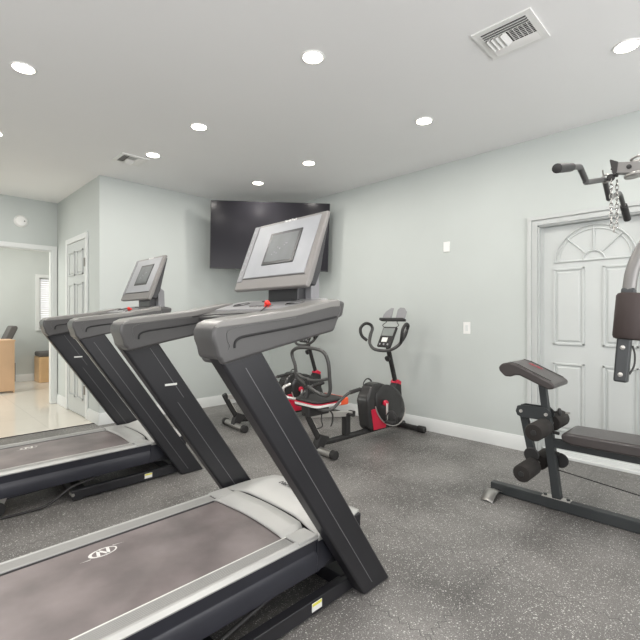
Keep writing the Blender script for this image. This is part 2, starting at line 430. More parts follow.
for x, y, lb in LP:
    if first is None:
        t = empty('recessed_light', (x, y, H), lb, 'ceiling light', 'recessed ceiling lights')
        MB().lathe([(0, .072), (.005, .070), (.006, .062), (.003, .057), (0, .055)], (0, 0, 0), (0, 0, -1), caps=False).build('trim_ring', M['white'], t)
        MB().cyl((0, 0, -.002), (0, 0, -.006), .056, 32).build('lens', M['lamp'], t)
        first = t
    else: copy_thing(first, (x, y, H), label=lb)
    lamp(x, y, 10)
for x, y in ((.6, 1.85), (.6, .5), (1.79, .5), (-.6, 1.85), (-.6, 3.2), (1.79, -.85), (3.0, -.85)): lamp(x, y, 10)  # lamps without fixtures, added out of view for extra illumination

# vents
def vent(cx, cy, sx, sy, label, style):
    t = empty('ceiling_vent', (cx, cy, H), label, 'ceiling vent', 'ceiling vents')
    fw = .035
    MB().box((-sx/2, -sy/2, -.008), (-sx/2+fw, sy/2, 0)).box((sx/2-fw, -sy/2, -.008), (sx/2, sy/2, 0)).box((-sx/2+fw, -sy/2, -.008), (sx/2-fw, -sy/2+fw, 0)).box((-sx/2+fw, sy/2-fw, -.008), (sx/2-fw, sy/2, 0)).build('vent_frame', M['white'], t)
    MB().box((-sx/2+fw, -sy/2+fw, -.002), (sx/2-fw, sy/2-fw, -.0005)).build('vent_backing', M['vent_dark'], t)
    ix, iy = sx/2-fw, sy/2-fw
    L = MB()
    def sl(a, b, y0_, y1_, x0_, x1_, along, n, tilt):
        pass
    # two long slats along Y at the -X edge, two at the +X edge, middle: louvres on the +Y half, grid on the -Y half
    for k in range(3): L.box((-.011, -iy, -.001), (.011, iy, .001), Matrix.Translation((-ix+.012+k*.020, 0, -.010)) @ Matrix.Rotation(R(-50), 4, 'Y')).box((-.011, -iy, -.001), (.011, iy, .001), Matrix.Translation((ix-.012-k*.020, 0, -.010)) @ Matrix.Rotation(R(28), 4, 'Y'))
    mx = ix-.062
    for k in range(4): L.box((-mx, -.016, -.001), (mx, .016, .001), Matrix.Translation((0, .022+k*(iy-.02)/4, -.011)) @ Matrix.Rotation(R(-35), 4, 'X'))
    for k in range(5): L.box((-mx, -.0016-k*(iy/5)-.006, -.006), (mx, .0016-k*(iy/5)-.006, -.004))
    for k in range(8): L.box((-mx+k*2*mx/7-.0010, -iy, -.006), (-mx+k*2*mx/7+.0010, 0, -.004))
    L.build('louvres', M['white'], t)
vent(2.423, .935, .31, .31, 'large square white ceiling vent at the upper right', 0)
vent(1.686, 4.335, .27, .27, 'small square white ceiling vent near the left wall corner', 0)

# television
tvt = empty('television', (0, 0, 0), 'large flat black television mounted across the room corner', 'television')
tvd = 5.30; s2 = math.sqrt(.5)
tc = (269.6-320)/430*tvd
cx, cyy = s2*(tvd+tc), s2*(tvd-tc); cz = 1.2+(316-236.1)/430*tvd
tvt.location = (cx, cyy, cz); tvt.rotation_euler = Euler((R(3), R(1.7), R(-45)), 'XYZ')
hw, hh = .733, .418
MB().box((-hw, 0, -hh), (hw, .035, hh)).box((-.35, .035, -.3), (.35, .06, .2)).build('tv_housing', M['bezel'], tvt, bevel=.004)
MB().box((-hw+.006, -.0015, -hh+.014), (hw-.006, .001, hh-.006)).build('tv_screen', M['tv'], tvt)
MB().box((-.12, .06, -.12), (.12, .10, .12)).box((-.03, .10, -.03), (.03, .48, .03)).box((-.2, .48, -.15), (.2, .5, .15)).build('wall_mount', M['blackmatte'], tvt)

# ------------------------------------------------------------------ treadmills
def treadmill(ox, oy, dz, label):
    ref = Vector((.60, 1.60, 0)); t = empty('treadmill', ref+Vector((ox, oy, 0)), label, 'treadmill')
    kw = dict(off=ref)
    # uprights + handrails
    for side in (0, 1):
        a, b = (1.166, 1.236) if side == 0 else (1.968, 2.034)
        face = a if side == 0 else a      # face towards the viewer carries the stripe
        up = MB().prism([(1.440, 0), (1.622, 0), (.873, 1.108), (.715, 1.075)], 'y', a, b).build('upright', M['frame_black'], t, bevel=.012, segs=3, **kw)
        MB().prism([(1.455, .02), (1.475, .02), (.742, 1.10), (.722, 1.10)], 'y', a+.012, b-.012).build('foot_pad', M['under_black'], up, **kw) if False else None
        def line(u, z0, z1, w=.0013):
            # line parallel to upright edge at fraction u of its width
            f = lambda z: (1.443+.162*u) + ((.720+.172*u)-(1.443+.162*u))*z/1.07
            return [(f(z0)-w, z0), (f(z0)+w, z0), (f(z1)+w, z1), (f(z1)-w, z1)]
        MB().prism(line(.44, .04, 1.03 if side == 0 else .78), 'y', a-.0008, a+.002).build('pinstripe', M['pin'], up, **kw)
        if side == 1:
            MB().prism(line(.70, .80, 1.05), 'y', a-.0008, a+.002).build('pinstripe', M['pin'], up, **kw)
            MB().box((.925, a-.0015, .866), (.985, a+.002, .876), Matrix.Translation((0, 0, 0))).build('sticker', M['sticker'], up, **kw)
        ha, hb = (1.160, 1.285) if side == 0 else (1.905, 2.030)
        prof = [(.735, 1.045), (.725, 1.062), (.715, 1.068), (.708, 1.10), (.698, 1.125), (.696, 1.152), (.705, 1.170), (.735, 1.184), (.82, 1.196), (1.037, 1.222), (1.222, 1.258), (1.262, 1.264), (1.282, 1.250), (1.282, 1.215), (1.243, 1.140), (.90, 1.078)]
        hr = MB().prism(prof, 'y', ha, hb).build('handrail', M['handle_grey'], t, bevel=.022, segs=4, **kw)
        MB().prism([(.707, 1.160), (.708, 1.174), (.736, 1.187), (.82, 1.199), (1.037, 1.225), (1.222, 1.261), (1.262, 1.267), (1.275, 1.262), (1.275, 1.236), (1.222, 1.232), (1.037, 1.196), (.82, 1.170)], 'y', ha-.0012, hb+.0012).build('rail_cap', M['cap_grey'], hr, bevel=.020, segs=4, **kw)
        g = ha-.001
        MB().tube([(.775, g, 1.098), (.778, g, 1.118), (.80, g, 1.131), (.86, g, 1.140), (1.05, g, 1.165), (1.250, g, 1.197)], .0042, 8, smooth=4).build('grip_groove', M['groove'], hr, **kw)
        MB().tube([(.745, g+.004, 1.08), (.757, g, 1.105), (.748, g, 1.130), (.775, g, 1.163), (1.00, g, 1.190), (1.04, g+.003, 1.196), (1.048, g+.012, 1.220)], .0016, 6, smooth=4).build('pad_seam', M['textgrey'], hr, **kw)
    # cross console between the handrails
    tr = MB().prism([(1.06, 1.195), (1.13, 1.222), (1.34, 1.272), (1.40, 1.262), (1.385, 1.20), (1.25, 1.150), (1.10, 1.155)], 'y', 1.24, 1.95).build('console_base', M['handle_grey'], t, bevel=.015, segs=3, **kw)
    def tray(x, y, h=.002): # on the sloping top
        return (x, y, 1.222+(x-1.13)*.05/.21+h)
    mt = MB(); P = [(1.145, 1.32), (1.31, 1.26), (1.345, 1.32), (1.345, 1.88), (1.31, 1.93), (1.145, 1.88)]
    mt._add([tray(*p, h=-.004) for p in P]+[tray(*p, h=.006) for p in P], [tuple(reversed(range(6))), tuple(range(6, 12))]+[(i, (i+1) % 6, (i+1) % 6+6, i+6) for i in range(6)])
    mt.build('control_tray', M['strip_grey'], tr, bevel=.002, **kw)
    for yy in (1.40, 1.80):
        MB().torus(tray(1.245, yy, .006), (-.23, 0, .97), .040, .004).build('cup_holder', M['textgrey'], tr, **kw)
        MB().cyl(tray(1.245, yy, .004), tray(1.245, yy, .0065), .037).build('cup_recess', M['groove'], tr, **kw)
    for k in range(5):
        x = 1.19; MB().box(tray(x, 1.50+k*.035, .005), tuple(Vector(tray(x, 1.52+k*.035, .009))+Vector((.016, 0, .003)))).build('button', M['console_silver'], tr, **kw)
    # safety key with cord
    k = MB().lathe([(0, .012), (.008, .017), (.016, .014), (.02, .0)], (1.2, 1.525, 1.243), (1.12, 1.50, 1.275)).lathe([(0, .006), (.012, .013), (.024, .009), (.026, 0)], (1.185, 1.50, 1.25), (1.11, 1.515, 1.30)).build('safety_key', M['red'], t, **kw)
    MB().tube([(1.185, 1.51, 1.25), (1.15, 1.49, 1.236), (1.115, 1.49, 1.216), (1.09, 1.56, 1.212), (1.085, 1.68, 1.209), (1.06, 1.80, 1.204), (1.03, 1.92, 1.195)], .0024, 8, smooth=5).build('key_cord', M['blackmatte'], k, **kw)
    # neck
    MB().box((1.325, 1.47, 1.24), (1.385, 1.69, 1.40)).prism([(1.30, 1.262), (1.42, 1.262), (1.42, 1.275), (1.30, 1.275)], 'y', 1.45, 1.71).build('console_neck', M['neck'], t, bevel=.006, **kw)
    MB().prism([(1.375, 1.262), (1.43, 1.27), (1.425, 1.40), (1.37, 1.44)], 'y', 1.43, 1.50).build('neck_cover', M['strip_grey'], t, bevel=.006, **kw)
    # console, local frame: ex = -Y (right on screen), ey = up along slope, ez = towards user
    up_ = Vector((.376, 0, .927)); ex = Vector((0, -1, 0)); Cm = frame_mtx((1.25, 1.608, 1.330), ex, up_)
    W, Hh = .271, .374
    cons = MB()
    cons.prism([(-.050, .03), (-.006, .004), (0, .0)] if False else [(0, 0), (0, Hh), (-.020, Hh), (-.026, .20), (-.032, .04), (-.026, .0)], 'x', -W, W, Cm @ Matrix(((1, 0, 0, 0), (0, 0, 1, 0), (0, 1, 0, 0), (0, 0, 0, 1))))
    co = cons.build('console', M['console_silver'], t, bevel=.007, segs=3, **kw)
    MB().prism([(-.018, .02), (-.018, Hh-.012), (-.030, Hh-.015), (-.055, .20), (-.072, .10), (-.068, .03)], 'x', -W+.012, W-.012, Cm @ Matrix(((1, 0, 0, 0), (0, 0, 1, 0), (0, 1, 0, 0), (0, 0, 0, 1)))).build('back_cover', M['neck'], co, bevel=.008, segs=3, **kw)
    def cbox(nm, x0, x1, y0_, y1_, h0, h1, m, bev=0.): return MB().box((x0, y0_, h0), (x1, y1_, h1), Cm).build(nm, m, co, bevel=bev, **kw)
    cbox('console_face', -W+.052, W-.035, .064, Hh-.016, -.002, .0025, M['console_face'], .001)
    cbox('button_strip', -W+.006, -W+.046, .045, Hh-.006, -.002, .0035, M['strip_grey'], .002)
    for i in range(8): 
        MB().cyl(Cm @ Vector((-W+.026, .075+i*.037, .003)), Cm @ Vector((-W+.026, .075+i*.037, .0052)), .0055, 14).build('button', M['console_face'], co, **kw)
    cbox('chin_line', -W+.05, W-.03, .058, .0605, -.001, .0035, M['textgrey'])
    # bevelled screen
    bz = cbox('screen_bezel', -.097, .138, .125, .305, 0, .006, M['bezel'], .003)
    scr = MB().box((-.080, .141, .004), (.121, .289, .0068), Cm).build('screen', M['screen'], bz, **kw)
    md = MB()
    rnd = random.Random(3)
    for i in range(8): 
        px, py = .018+(i-4)*.012+rnd.uniform(-.01, .01), .215+(i-4)*.009+rnd.uniform(-.015, .015)
        md.cyl(Cm @ Vector((px, py, .0066)), Cm @ Vector((px, py, .0074)), .0028+.002*(i == 4), 8)
    md.build('screen_mark', M['console_face'], bz, **kw)
    text('brand_text', 'NordicTrack', .017, Matrix.Translation(-ref) @ Cm @ Matrix.Translation((.02, Hh-.009, .0006)), M['white'], co)
    
    # ------ deck group (follows incline height dz)
    kz = dict(off=ref-Vector((0, 0, dz)))
    ZT = .300
    deck = MB().box((-.42, 1.30, ZT-.05), (1.20, 1.87, ZT-.012)).build('deck_board', M['under_black'], t, **kz)
    MB().box((-.40, 1.332, ZT-.010), (1.165, 1.836, ZT-.002)).cyl((-.40, 1.332, ZT-.030), (-.40, 1.836, ZT-.030), .028).build('running_belt', M['belt'], t, **kz)
    for side in (0, 1):
        Y = lambda y: y if side == 0 else (1.245+1.94)-y
        sec = [(Y(1.268), ZT), (Y(1.252), ZT-.012), (Y(1.258), ZT-.06), (Y(1.246), ZT-.085), (Y(1.252), ZT-.148), (Y(1.29), ZT-.155), (Y(1.30), ZT-.02)]
        MB().prism(sec, 'x', -.42, 1.236).build('side_panel', M['panel_blue'], t, bevel=.004, **kz)
        MB().prism([(Y(1.246), ZT-.006), (Y(1.262), ZT+.005), (Y(1.274), ZT+.005), (Y(1.274), ZT-.01), (Y(1.25), ZT-.014)], 'x', -.42, 1.240).build('edge_trim', M['silver'], t, bevel=.002, **kz)
        ft = MB(); 
        ft.box((-.42, min(Y(1.274), Y(1.332)), ZT-.012), (1.15, max(Y(1.274), Y(1.332)), ZT+.001))
        sr = ft.build('foot_rail', M['rail_grey'], t, **kz)
        MB().box((1.135, min(Y(1.250), Y(1.336)), ZT-.012), (1.238, max(Y(1.250), Y(1.336)), ZT+.007)).build('corner_cap', M['silver'], sr, bevel=.005, **kz)
        rb = MB()
        for i in range(7):
            y = Y(1.2795+i*.0075); rb.box((-.42, y-.0020, ZT), (1.125, y+.0020, ZT+.0032))
        rb.build('tread_ribs', M['rib'], sr, **kz)
        MB().box((-.42, min(Y(1.330), Y(1.334)), ZT-.002), (1.15, max(Y(1.330), Y(1.334)), ZT+.003)).build('rail_edge', M['sticker'] if side == 0 else M['silver'], sr, **kz)
    MB().prism([(1.236, ZT-.003), (1.53, ZT-.003), (1.52, ZT-.12), (1.40, ZT-.16), (1.236, ZT-.152)], 'y', 1.262, 1.93).build('motor_pan', M['under_black'], t, bevel=.006, **kz)
    MB().prism([(1.236, ZT), (1.38, ZT-.002), (1.36, ZT-.11), (1.236, ZT-.15)], 'y', 1.252, 1.262).build('motor_side', M['panel_blue'], t, bevel=.002, **kz)
    # front fascia and motor hood (lofted skins)
    def skin(xs, zc, ny=26, ya=1.246, yb=1.94, edge=.0, fall=.26):
        rows = []
        for x, z, ins in zip(xs, zc, edge):
            row = []
            for j in range(ny+1):
                u = j/ny; 
                y = ya+ins+(yb-ya-2*ins)*u
                q = min(u, 1-u)*2
                w_ = min(q/fall, 1); f = w_*w_*(3-2*w_) if fall > .3 else 1-(1-w_)**2.2
                row.append(Vector((x+.018*math.sin(PI*u), y, ZT+.002+(z-ZT)*f)))
            lo = [Vector((row[0].x, row[0].y, ZT-.02))]; hi = [Vector((row[-1].x, row[-1].y, ZT-.02))]
            rows.append(lo+row+hi)
        return rows
    MB().grid(skin([1.118, 1.124, 1.150, 1.19, 1.232], [ZT+.001, ZT+.007, ZT+.012, ZT+.013, ZT+.022], edge=[.004, .002, 0, 0, 0], ya=1.334, yb=1.852, fall=.03)).build('front_fascia', M['silver'], t, solid=.004, **kz)
    MB().grid(skin([1.238, 1.25, 1.30, 1.36, 1.40, 1.43, 1.47, 1.52, 1.54], [ZT+.024, ZT+.030, ZT+.048, ZT+.062, ZT+.066, ZT+.062, ZT+.044, ZT+.004, ZT-.015], edge=[0, 0, 0, 0, .004, .008, .016, .03, .04], fall=.55)).build('motor_hood', M['silver'], t, solid=.004, **kz)
    tm = frame_mtx((1.385, 1.575, ZT+.0685), Vector((0, -1, 0)), Vector((1, 0, .08)))
    text('brand_text', 'NordicTrack', .036, Matrix.Translation(-(ref-Vector((0, 0, dz)))) @ tm, M['textgrey'], t, shear=.3, depth=.0012)
    MB().box((1.15, 1.335, ZT-.001), (1.162, 1.833, ZT+.002)).build('belt_gap', M['groove'], t, **kz)
    # belt logo: ring, crossed letter, thin streak
    lg = MB(); z = ZT-.0016
    lc = Vector((.575, 1.748, z))
    def loc(a, b): return lc+Vector((a, b, 0))
    n = 40
    for k in range(n):
        a, b = 2*PI*k/n, 2*PI*(k+1)/n
        wv = lambda q, r: loc(.052*r*math.cos(q)+.004*math.sin(q), .030*r*math.sin(q))
        w0 = .82+.06*math.cos(a); w1 = .82+.06*math.cos(b)
        lg._add([wv(a, 1), wv(b, 1), wv(b, w1), wv(a, w0)], [(0, 1, 2, 3)])
    for a, b in (((-.022, -.024), (-.012, .024)), ((-.012, .024), (.014, -.024)), ((.014, -.024), (.024, .024))):
        lg._add([loc(a[0]-.006, a[1]), loc(a[0]+.006, a[1]), loc(b[0]+.006, b[1]), loc(b[0]-.006, b[1])], [(0, 1, 2, 3)])
    lg._add([loc(-.09, -.022), loc(-.05, -.026), loc(-.05, -.022)], [(0, 1, 2)]); lg._add([loc(.09, .02), loc(.045, .028), loc(.045, .024)], [(0, 1, 2)])
    lg.build('belt_logo', M['logo'], t, **kz)
    # base frame on the floor
    for ya in (1.225, 1.935):
        bf = MB().box((.71, ya, .012), (1.47, ya+.042, .070)).build('base_rail', M['under_black'] if False else M['frame_black'], t, bevel=.004, **kw)
        MB().box((.72, ya+.005, 0), (.78, ya+.037, .013)).build('rubber_foot', M['blackmatte'], bf, **kw)
        MB().cyl((.715, ya-.006, .045), (.715, ya+.048, .045), .010).build('pivot_bolt', M['steel'], bf, **kw)
        if ya < 1.5:
            st = MB().box((1.180, ya-.0012, .026), (1.235, ya+.001, .060)).build('warning_sticker', M['sticker'], bf, **kw)
            MB().box((1.182, ya-.0018, .047), (1.233, ya+.001, .058)).build('sticker_band', M['yellow'], bf, **kw)
    MB().box((1.38, 1.25, .015), (1.45, 1.95, .075)).build('cross_member', M['under_black'], t, bevel=.004, **kw)
    MB().box((.74, 1.25, .015), (.80, 1.95, .07)).build('cross_member', M['under_black'], t, bevel=.004, **kw)
    for ya in (1.40, 1.74): MB().prism([(1.16, .17), (1.24, .17), (1.02, .07), (.96, .07)], 'y', ya, ya+.06).build('lift_arm', M['under_black'], t, bevel=.004, **kw)
    # rear underside and rear feet
    MB().prism([(-.40, ZT-.06), (1.05, ZT-.06), (.95, ZT-.16), (-.1, ZT-.20), (-.40, ZT-.18)], 'y', 1.315, 1.86).build('underframe', M['panel_blue'], t, bevel=.006, **kz)
    for ya in (1.28, 1.84):
        fx = -.30
        MB().prism([(fx-.03, 0), (fx+.03, 0), (fx+.05, ZT-.05+dz), (fx-.05, ZT-.05+dz)], 'y', ya, ya+.06).build('rear_foot', M['blackmatte'], t, bevel=.004, **kw)
    MB().cyl((.33, 1.30, .045), (.33, 1.36, .045), .044).build('storage_wheel', M['blackmatte'], t, **kw)
    MB().prism([(.30, .05), (.36, .05), (.40, .15), (.28, .15)], 'y', 1.305, 1.355).build('wheel_bracket', M['steel'], t, bevel=.003, **kw)
    MB().tube([(1.28, 1.32, .14), (1.05, 1.29, .135), (.80, 1.27, .10), (.70, 1.25, .085), (.60, 1.24, .03), (.50, 1.24, .012), (.2, 1.27, .008), (-.1, 1.30, .008)], .008, 8, smooth=5).build('power_cord', M['blackmatte'], t, **kw)
    return t
treadmill(0, 0, 0, 'front treadmill, its dark grey slanted frame and wide belt filling the lower left')
treadmill(.118, 1.86, -.030, 'rear treadmill behind the front one, its deck ending at the pale tiled hall floor')

# ------------------------------------------------------------------ recumbent bikes
def bike(loc, rz, label, ss=0.):
    t = empty('recumbent_bike', loc, label, 'exercise bike', 'recumbent exercise bikes', rz)
    Y = .23
    st = MB().cyl((0, -Y+.03, .036), (0, Y-.03, .036), .031).build('rear_stabilizer', M['steel'], t)
    for a, b in ((-Y-.005, -Y+.045), (Y-.045, Y+.005)):
        MB().lathe([(0, .034), (.004, .038), (.046, .038), (.05, .034)], (0, a, .038), (0, b, .038)).build('end_cap', M['blackmatte'], st)
    MB().prism([(-.035, .05), (.05, .05), (.12, .13), (.02, .17), (-.02, .10)], 'y', -.035, .035).build('frame_bracket', M['blackmatte'], t, bevel=.006)
    st = MB().cyl((1.25, -.17, .032), (1.25, .16, .032), .028).build('front_stabilizer', M['blackmatte'], t)
    for a, b in ((-.255, -.175), (.15, .23)):
        MB().lathe([(0, .030), (.004, .034), (.076, .034), (.08, .030)], (1.25, a, .034), (1.25, b, .034)).build('end_cap', M['blackgloss'], st)
    MB().tube([(-.125, 0, .38), (-.06, 0, .26), (.02, 0, .13), (.055, 0, .095), (.11, 0, .085), (.25, 0, .080), (.7, 0, .085), (1.0, 0, .085), (1.24, 0, .06)], .024, 12, smooth=5, rz=.028).build('main_frame', M['blackgloss'], t)
    MB().box((-.015, -.016, 0), (.015, .016, .17), Matrix.Translation((.008, 0, .17)) @ Matrix.Rotation(R(-31), 4, 'Y')).build('post_highlight', M['chrome'], t, bevel=.003)  # pale strip stands in for the highlight along the post's upper side
    MB().box((.33, -.03, .10), (.39, .03, .30), Matrix.Identity(4)).build('seat_strut', M['blackmatte'], t, bevel=.005)
    rl = Matrix.Translation((.14, 0, .322)) @ Matrix.Rotation(R(7), 4, 'Y')
    rail = MB().box((-.23, -.028, -.022), (.28, .028, .022), rl).build('seat_rail', M['chrome'], t, bevel=.004)
    MB().box((.28, -.032, -.027), (.315, .032, .027), rl).build('end_cap', M['blackmatte'], rail, bevel=.004)
    MB().cyl(rl @ Vector((.22, -.07, 0)), rl @ Vector((.22, -.02, 0)), .014).build('rail_pin', M['blackmatte'], rail)
    parts0 = set(t.children)
    MB().box((-.14, -.05, .345), (.10, .05, .43)).build('seat_carriage', M['blackmatte'], t, bevel=.01)
    # seat: white lower shell, dark pad, red stripe, orange front
    def slab(x0, x1, hw_, z0, z1, r=.06, n=6, y0_=0):
        pts = []
        for cx_, cy_, a0 in ((x1-r, hw_-r, 0), (x0+r, hw_-r, 90), (x0+r, -hw_+r, 180), (x1-r, -hw_+r, 270)):
            for i in range(n+1):
                a = R(a0+90*i/n); pts.append((cx_+r*math.cos(a), y0_+cy_+r*math.sin(a)))
        return pts, z0, z1
    p, a, b = slab(-.15, .215, .165, .435, .462); MB().prism(p, 'z', a, b).build('seat_shell', M['sticker'], t, bevel=.006)
    p, a, b = slab(-.145, .205, .160, .462, .492); st = MB().prism(p, 'z', a, b).build('seat_pad', M['blackmatte'], t, bevel=.016, segs=3)
    p, a, b = slab(-.152, .218, .167, .459, .466); MB().prism(p, 'z', a, b).build('seat_piping', M['bikered'], st, bevel=.002)
    p, a, b = slab(.10, .245, .170, .426, .484, .05); MB().prism(p, 'z', a, b).build('seat_nose', M['orange'], t, bevel=.012, segs=3)
    # back frame loop
    def bp(y, z): return (-.05-(z-.5)*.12, y, z)
    loop = [bp(.10, .925), bp(-.08, .925), bp(-.19, .90), bp(-.235, .82), bp(-.235, .70), bp(-.225, .58), bp(-.17, .535), bp(-.05, .55), bp(.08, .60), bp(.19, .66), bp(.205, .76), bp(.235, .86), bp(.19, .905)]
    MB().tube(loop, .0155, 12, closed=True, smooth=5).build('backrest_frame', M['tube_grey'], t)
    MB().tube([bp(.22, .70), bp(.10, .655), bp(-.06, .650), bp(-.23, .685)], .013, 12, smooth=5).build('backrest_bar', M['tube_grey'], t)
    MB().tube([bp(.06, .66), bp(.06, .56), (-.10, .05, .45), (-.12, .02, .40)], .02, 12, smooth=4).build('backrest_post', M['blackmatte'], t)
    for sg in (-1, 1):
        sh = MB().tube([(-.09, sg*.10, .42), (-.08, sg*.19, .42), (-.03, sg*.235, .44), (.06, sg*.24, .50), (.16, sg*.24, .545), (.30, sg*.24, .56)], .0125, 12, smooth=5).build('side_handle', M['tube_grey'], t)
        MB().lathe([(0, .012), (.004, .017), (.13, .017), (.136, .010)], (.16, sg*.24, .545), (.31, sg*.24, .562)).build('hand_grip', M['blackmatte'], sh)
    MB().tube([(-.14, .20, .60), (-.20, .22, .57), (-.19, .22, .50), (-.12, .18, .47), (-.05, .10, .46)], .013, 12, smooth=5).build('shell_rim', M['chrome'], t)
    MB().tube([(.04, -.10, .40), (.05, -.14, .36), (.04, -.15, .30), (.02, -.15, .26)], [.010, .012, .010, .007], 10, smooth=4, rz=.004).build('adjustment_lever', M['blackmatte'], t)
    MB().tube([(-.02, -.09, .41), (-.06, -.12, .33), (-.05, -.12, .27), (-.10, -.10, .25)], .005, 8, smooth=5).build('lever_cable', M['blackmatte'], t)
    for c_ in t.children:
        if c_ not in parts0: c_.location.x += ss
    # housing
    out = [(.57+(x-.42)*.585/.735, z) for x, z in [(.42, .384), (.44, .43), (.50, .50), (.57, .540), (.66, .548), (.75, .528), (.87, .488), (.99, .440), (1.08, .385), (1.14, .32), (1.155, .25), (1.14, .19), (1.09, .145), (.97, .115), (.80, .085), (.52, .085), (.465, .13), (.445, .25)]]
    hs = MB().prism(out, 'y', -.075, .075).build('housing', M['housing'], t, bevel=.03, segs=4)
    # bulged side covers
    for sg in (-1, 1):
        fx, fz_ = .91, .31
        rows = []
        for i, (k, yv) in enumerate(((1.0, .070), (.985, .084), (.93, .092), (.75, .099), (.4, .103), (.0, .104))):
            rows.append([Vector((fx+k*.235*math.cos(a)+.0*k, sg*yv, fz_+k*(.20*math.sin(a)-.07*math.cos(a)))) for a in [2*PI*j/40 for j in range(41)]])
        cv = MB().grid(rows).build('side_cover', M['housing'], hs)
        arcp = []
        for j in range(15):
            a = PI+.25+(PI-.2)*j/14; arcp.append((fx+.24*math.cos(a), sg*.085, fz_+.205*math.sin(a)-.07*math.cos(a)))
        MB().tube(arcp, .006, 8).build('trim_arc', M['chrome'], hs)
        MB().prism([(.625, .30), (.68, .305), (.74, .24), (.85, .13), (.84, .098), (.665, .10)], 'y', .070 if sg > 0 else -.0795, .0795 if sg > 0 else -.070).build('red_panel', M['bikered'], hs, bevel=.003)
        MB().tube([(.80, sg*.076, .505), (.90, sg*.078, .470), (1.0, sg*.077, .425), (1.07, sg*.074, .385)], [.006, .011, .009, .004], 8, smooth=4, rz=.004).build('red_stripe', M['bikered'], hs)
        MB().tube([(.85, sg*.0785, .508), (.93, sg*.0795, .475), (1.02, sg*.078, .43)], .0022, 8, smooth=4).build('white_stripe', M['sticker'], hs)
        # cranks
        ca = (.775, .355); sgz = -1 if sg < 0 else 1
        tip = (.755, ca[1]-.165) if sg < 0 else (.905, ca[1]+.085)
        cr = MB().lathe([(0, .026), (.02, .030), (.035, .022)], (ca[0], sg*.115, ca[1]), (ca[0], sg*.2, ca[1])).build('crank_hub', M['bikered'], t)
        MB().tube([(ca[0], sg*.150, ca[1]), (tip[0], sg*.162, tip[1])], [.014, .010], 10, rz=.008).build('crank_arm', M['chrome'], t)
        px, pz = tip; yc = sg*.215
        pd = MB().box((px-.05, yc-.045, pz-.012), (px+.05, yc+.045, pz+.012)).cyl((px, sg*.165, pz), (px, yc, pz), .008).build('pedal', M['blackmatte'], t, bevel=.006)
        MB().tube([(px+.03, yc-.045, pz), (px+.02, yc-.05, pz+.05), (px+.01, yc-.02, pz+.095), (px+.0, yc+.02, pz+.095), (px-.01, yc+.05, pz+.05), (px-.01, yc+.045, pz)], .012, 8, smooth=4, rz=.006).build('pedal_strap', M['blackmatte'], pd)
    # column
    MB().prism([(1.00, .42), (1.16, .33), (1.145, .50), (1.075, .52)], 'y', -.04, .04).build('column_base', M['blackmatte'], t, bevel=.01)
    MB().tube([(1.11, 0, .46), (.965, 0, .90)], .021, 14, rz=.027).build('column', M['blackgloss'], t)
    MB().prism([(1.055, .510), (1.135, .480), (1.15, .515), (1.09, .545)], 'y', -.042, .042).build('column_collar', M['bikered'], t, bevel=.008)
    MB().lathe([(0, .008), (.02, .010), (.022, .028), (.045, .030), (.05, .02)], (1.0, 0, .775), (.92, 0, .750)).build('height_knob', M['blackmatte'], t)
    # console and handlebar
    Cm = frame_mtx((.915, .02, .888), (0, -1, 0), (.50, 0, .866))
    bx = MB().box((-.088, 0, -.03), (.088, .235, .0), Cm).build('display_console', M['blackgloss'], t, bevel=.012, segs=3)
    MB().box((-.074, .125, -.001), (.074, .215, .003), Cm).build('display_screen', M['lcd'], bx, bevel=.002)
    MB().box((-.045, .055, -.001), (.025, .105, .003), Cm).build('display_label', M['sticker'], bx, bevel=.002)
    for i in range(3): MB().cyl(Cm @ Vector((-.05+i*.05, .028, 0)), Cm @ Vector((-.05+i*.05, .028, .005)), .010, 16).build('button', M['strip_grey'], bx)
    def hb(y, v, h=0.): p_ = Cm @ Vector((-y, v, h)); return tuple(p_)
    MB().tube([hb(-.225, .20), hb(-.215, .11), hb(-.19, .03), hb(-.11, -.03), hb(0, -.045), hb(.11, -.03), hb(.19, .03), hb(.215, .11), hb(.225, .20)], .0165, 12, smooth=5).build('handlebar', M['tube_grey'], t)
    for sg in (-1, 1):
        MB().tube([hb(sg*.205, .06), hb(sg*.225, .13), hb(sg*.225, .20), hb(sg*.245, .235, .03), hb(sg*.265, .215, .09), hb(sg*.275, .14, .12), hb(sg*.26, .075, .08), hb(sg*.22, .05, .02)], .016, 12, smooth=5).build('handlebar_grip', M['blackmatte'], t)
    # phone / tablet holder on two wires
    for sg in (-1, 1):
        MB().tube([hb(sg*.075, .225), hb(sg*.105, .250), hb(sg*.070, .285), hb(sg*.080, .305)], .004, 8, smooth=4).build('holder_wire', M['blackmatte'], t)
    hm = frame_mtx(hb(-.005, .312), (0, -1, 0), (.30, 0, .95)) @ Matrix.Diagonal((1.18, 1.15, 1, 1))
    hl = MB().box((-.13, -.01, -.02), (.13, .012, .04), hm)
    hold = hl.build('tablet_holder', M['blackmatte'], t, bevel=.004)
    MB().prism([(-.125, .01), (-.025, .01), (-.018, .115), (-.045, .118), (-.095, .085), (-.12, .05)], 'z', -.012, 0, hm).prism([(.025, .01), (.125, .01), (.13, .08), (.10, .115), (.055, .12), (.03, .10)], 'z', -.012, 0, hm).build('holder_plate', M['strip_grey'], hold, bevel=.003)
    return t
bike((2.633, 2.668, 0), R(-2.8), 'black and red recumbent exercise bike against the right wall, its console fully visible')
bike((2.60, 3.885, 0), R(-6.5), 'black and red recumbent exercise bike mostly hidden behind the front treadmill upright', ss=.22)

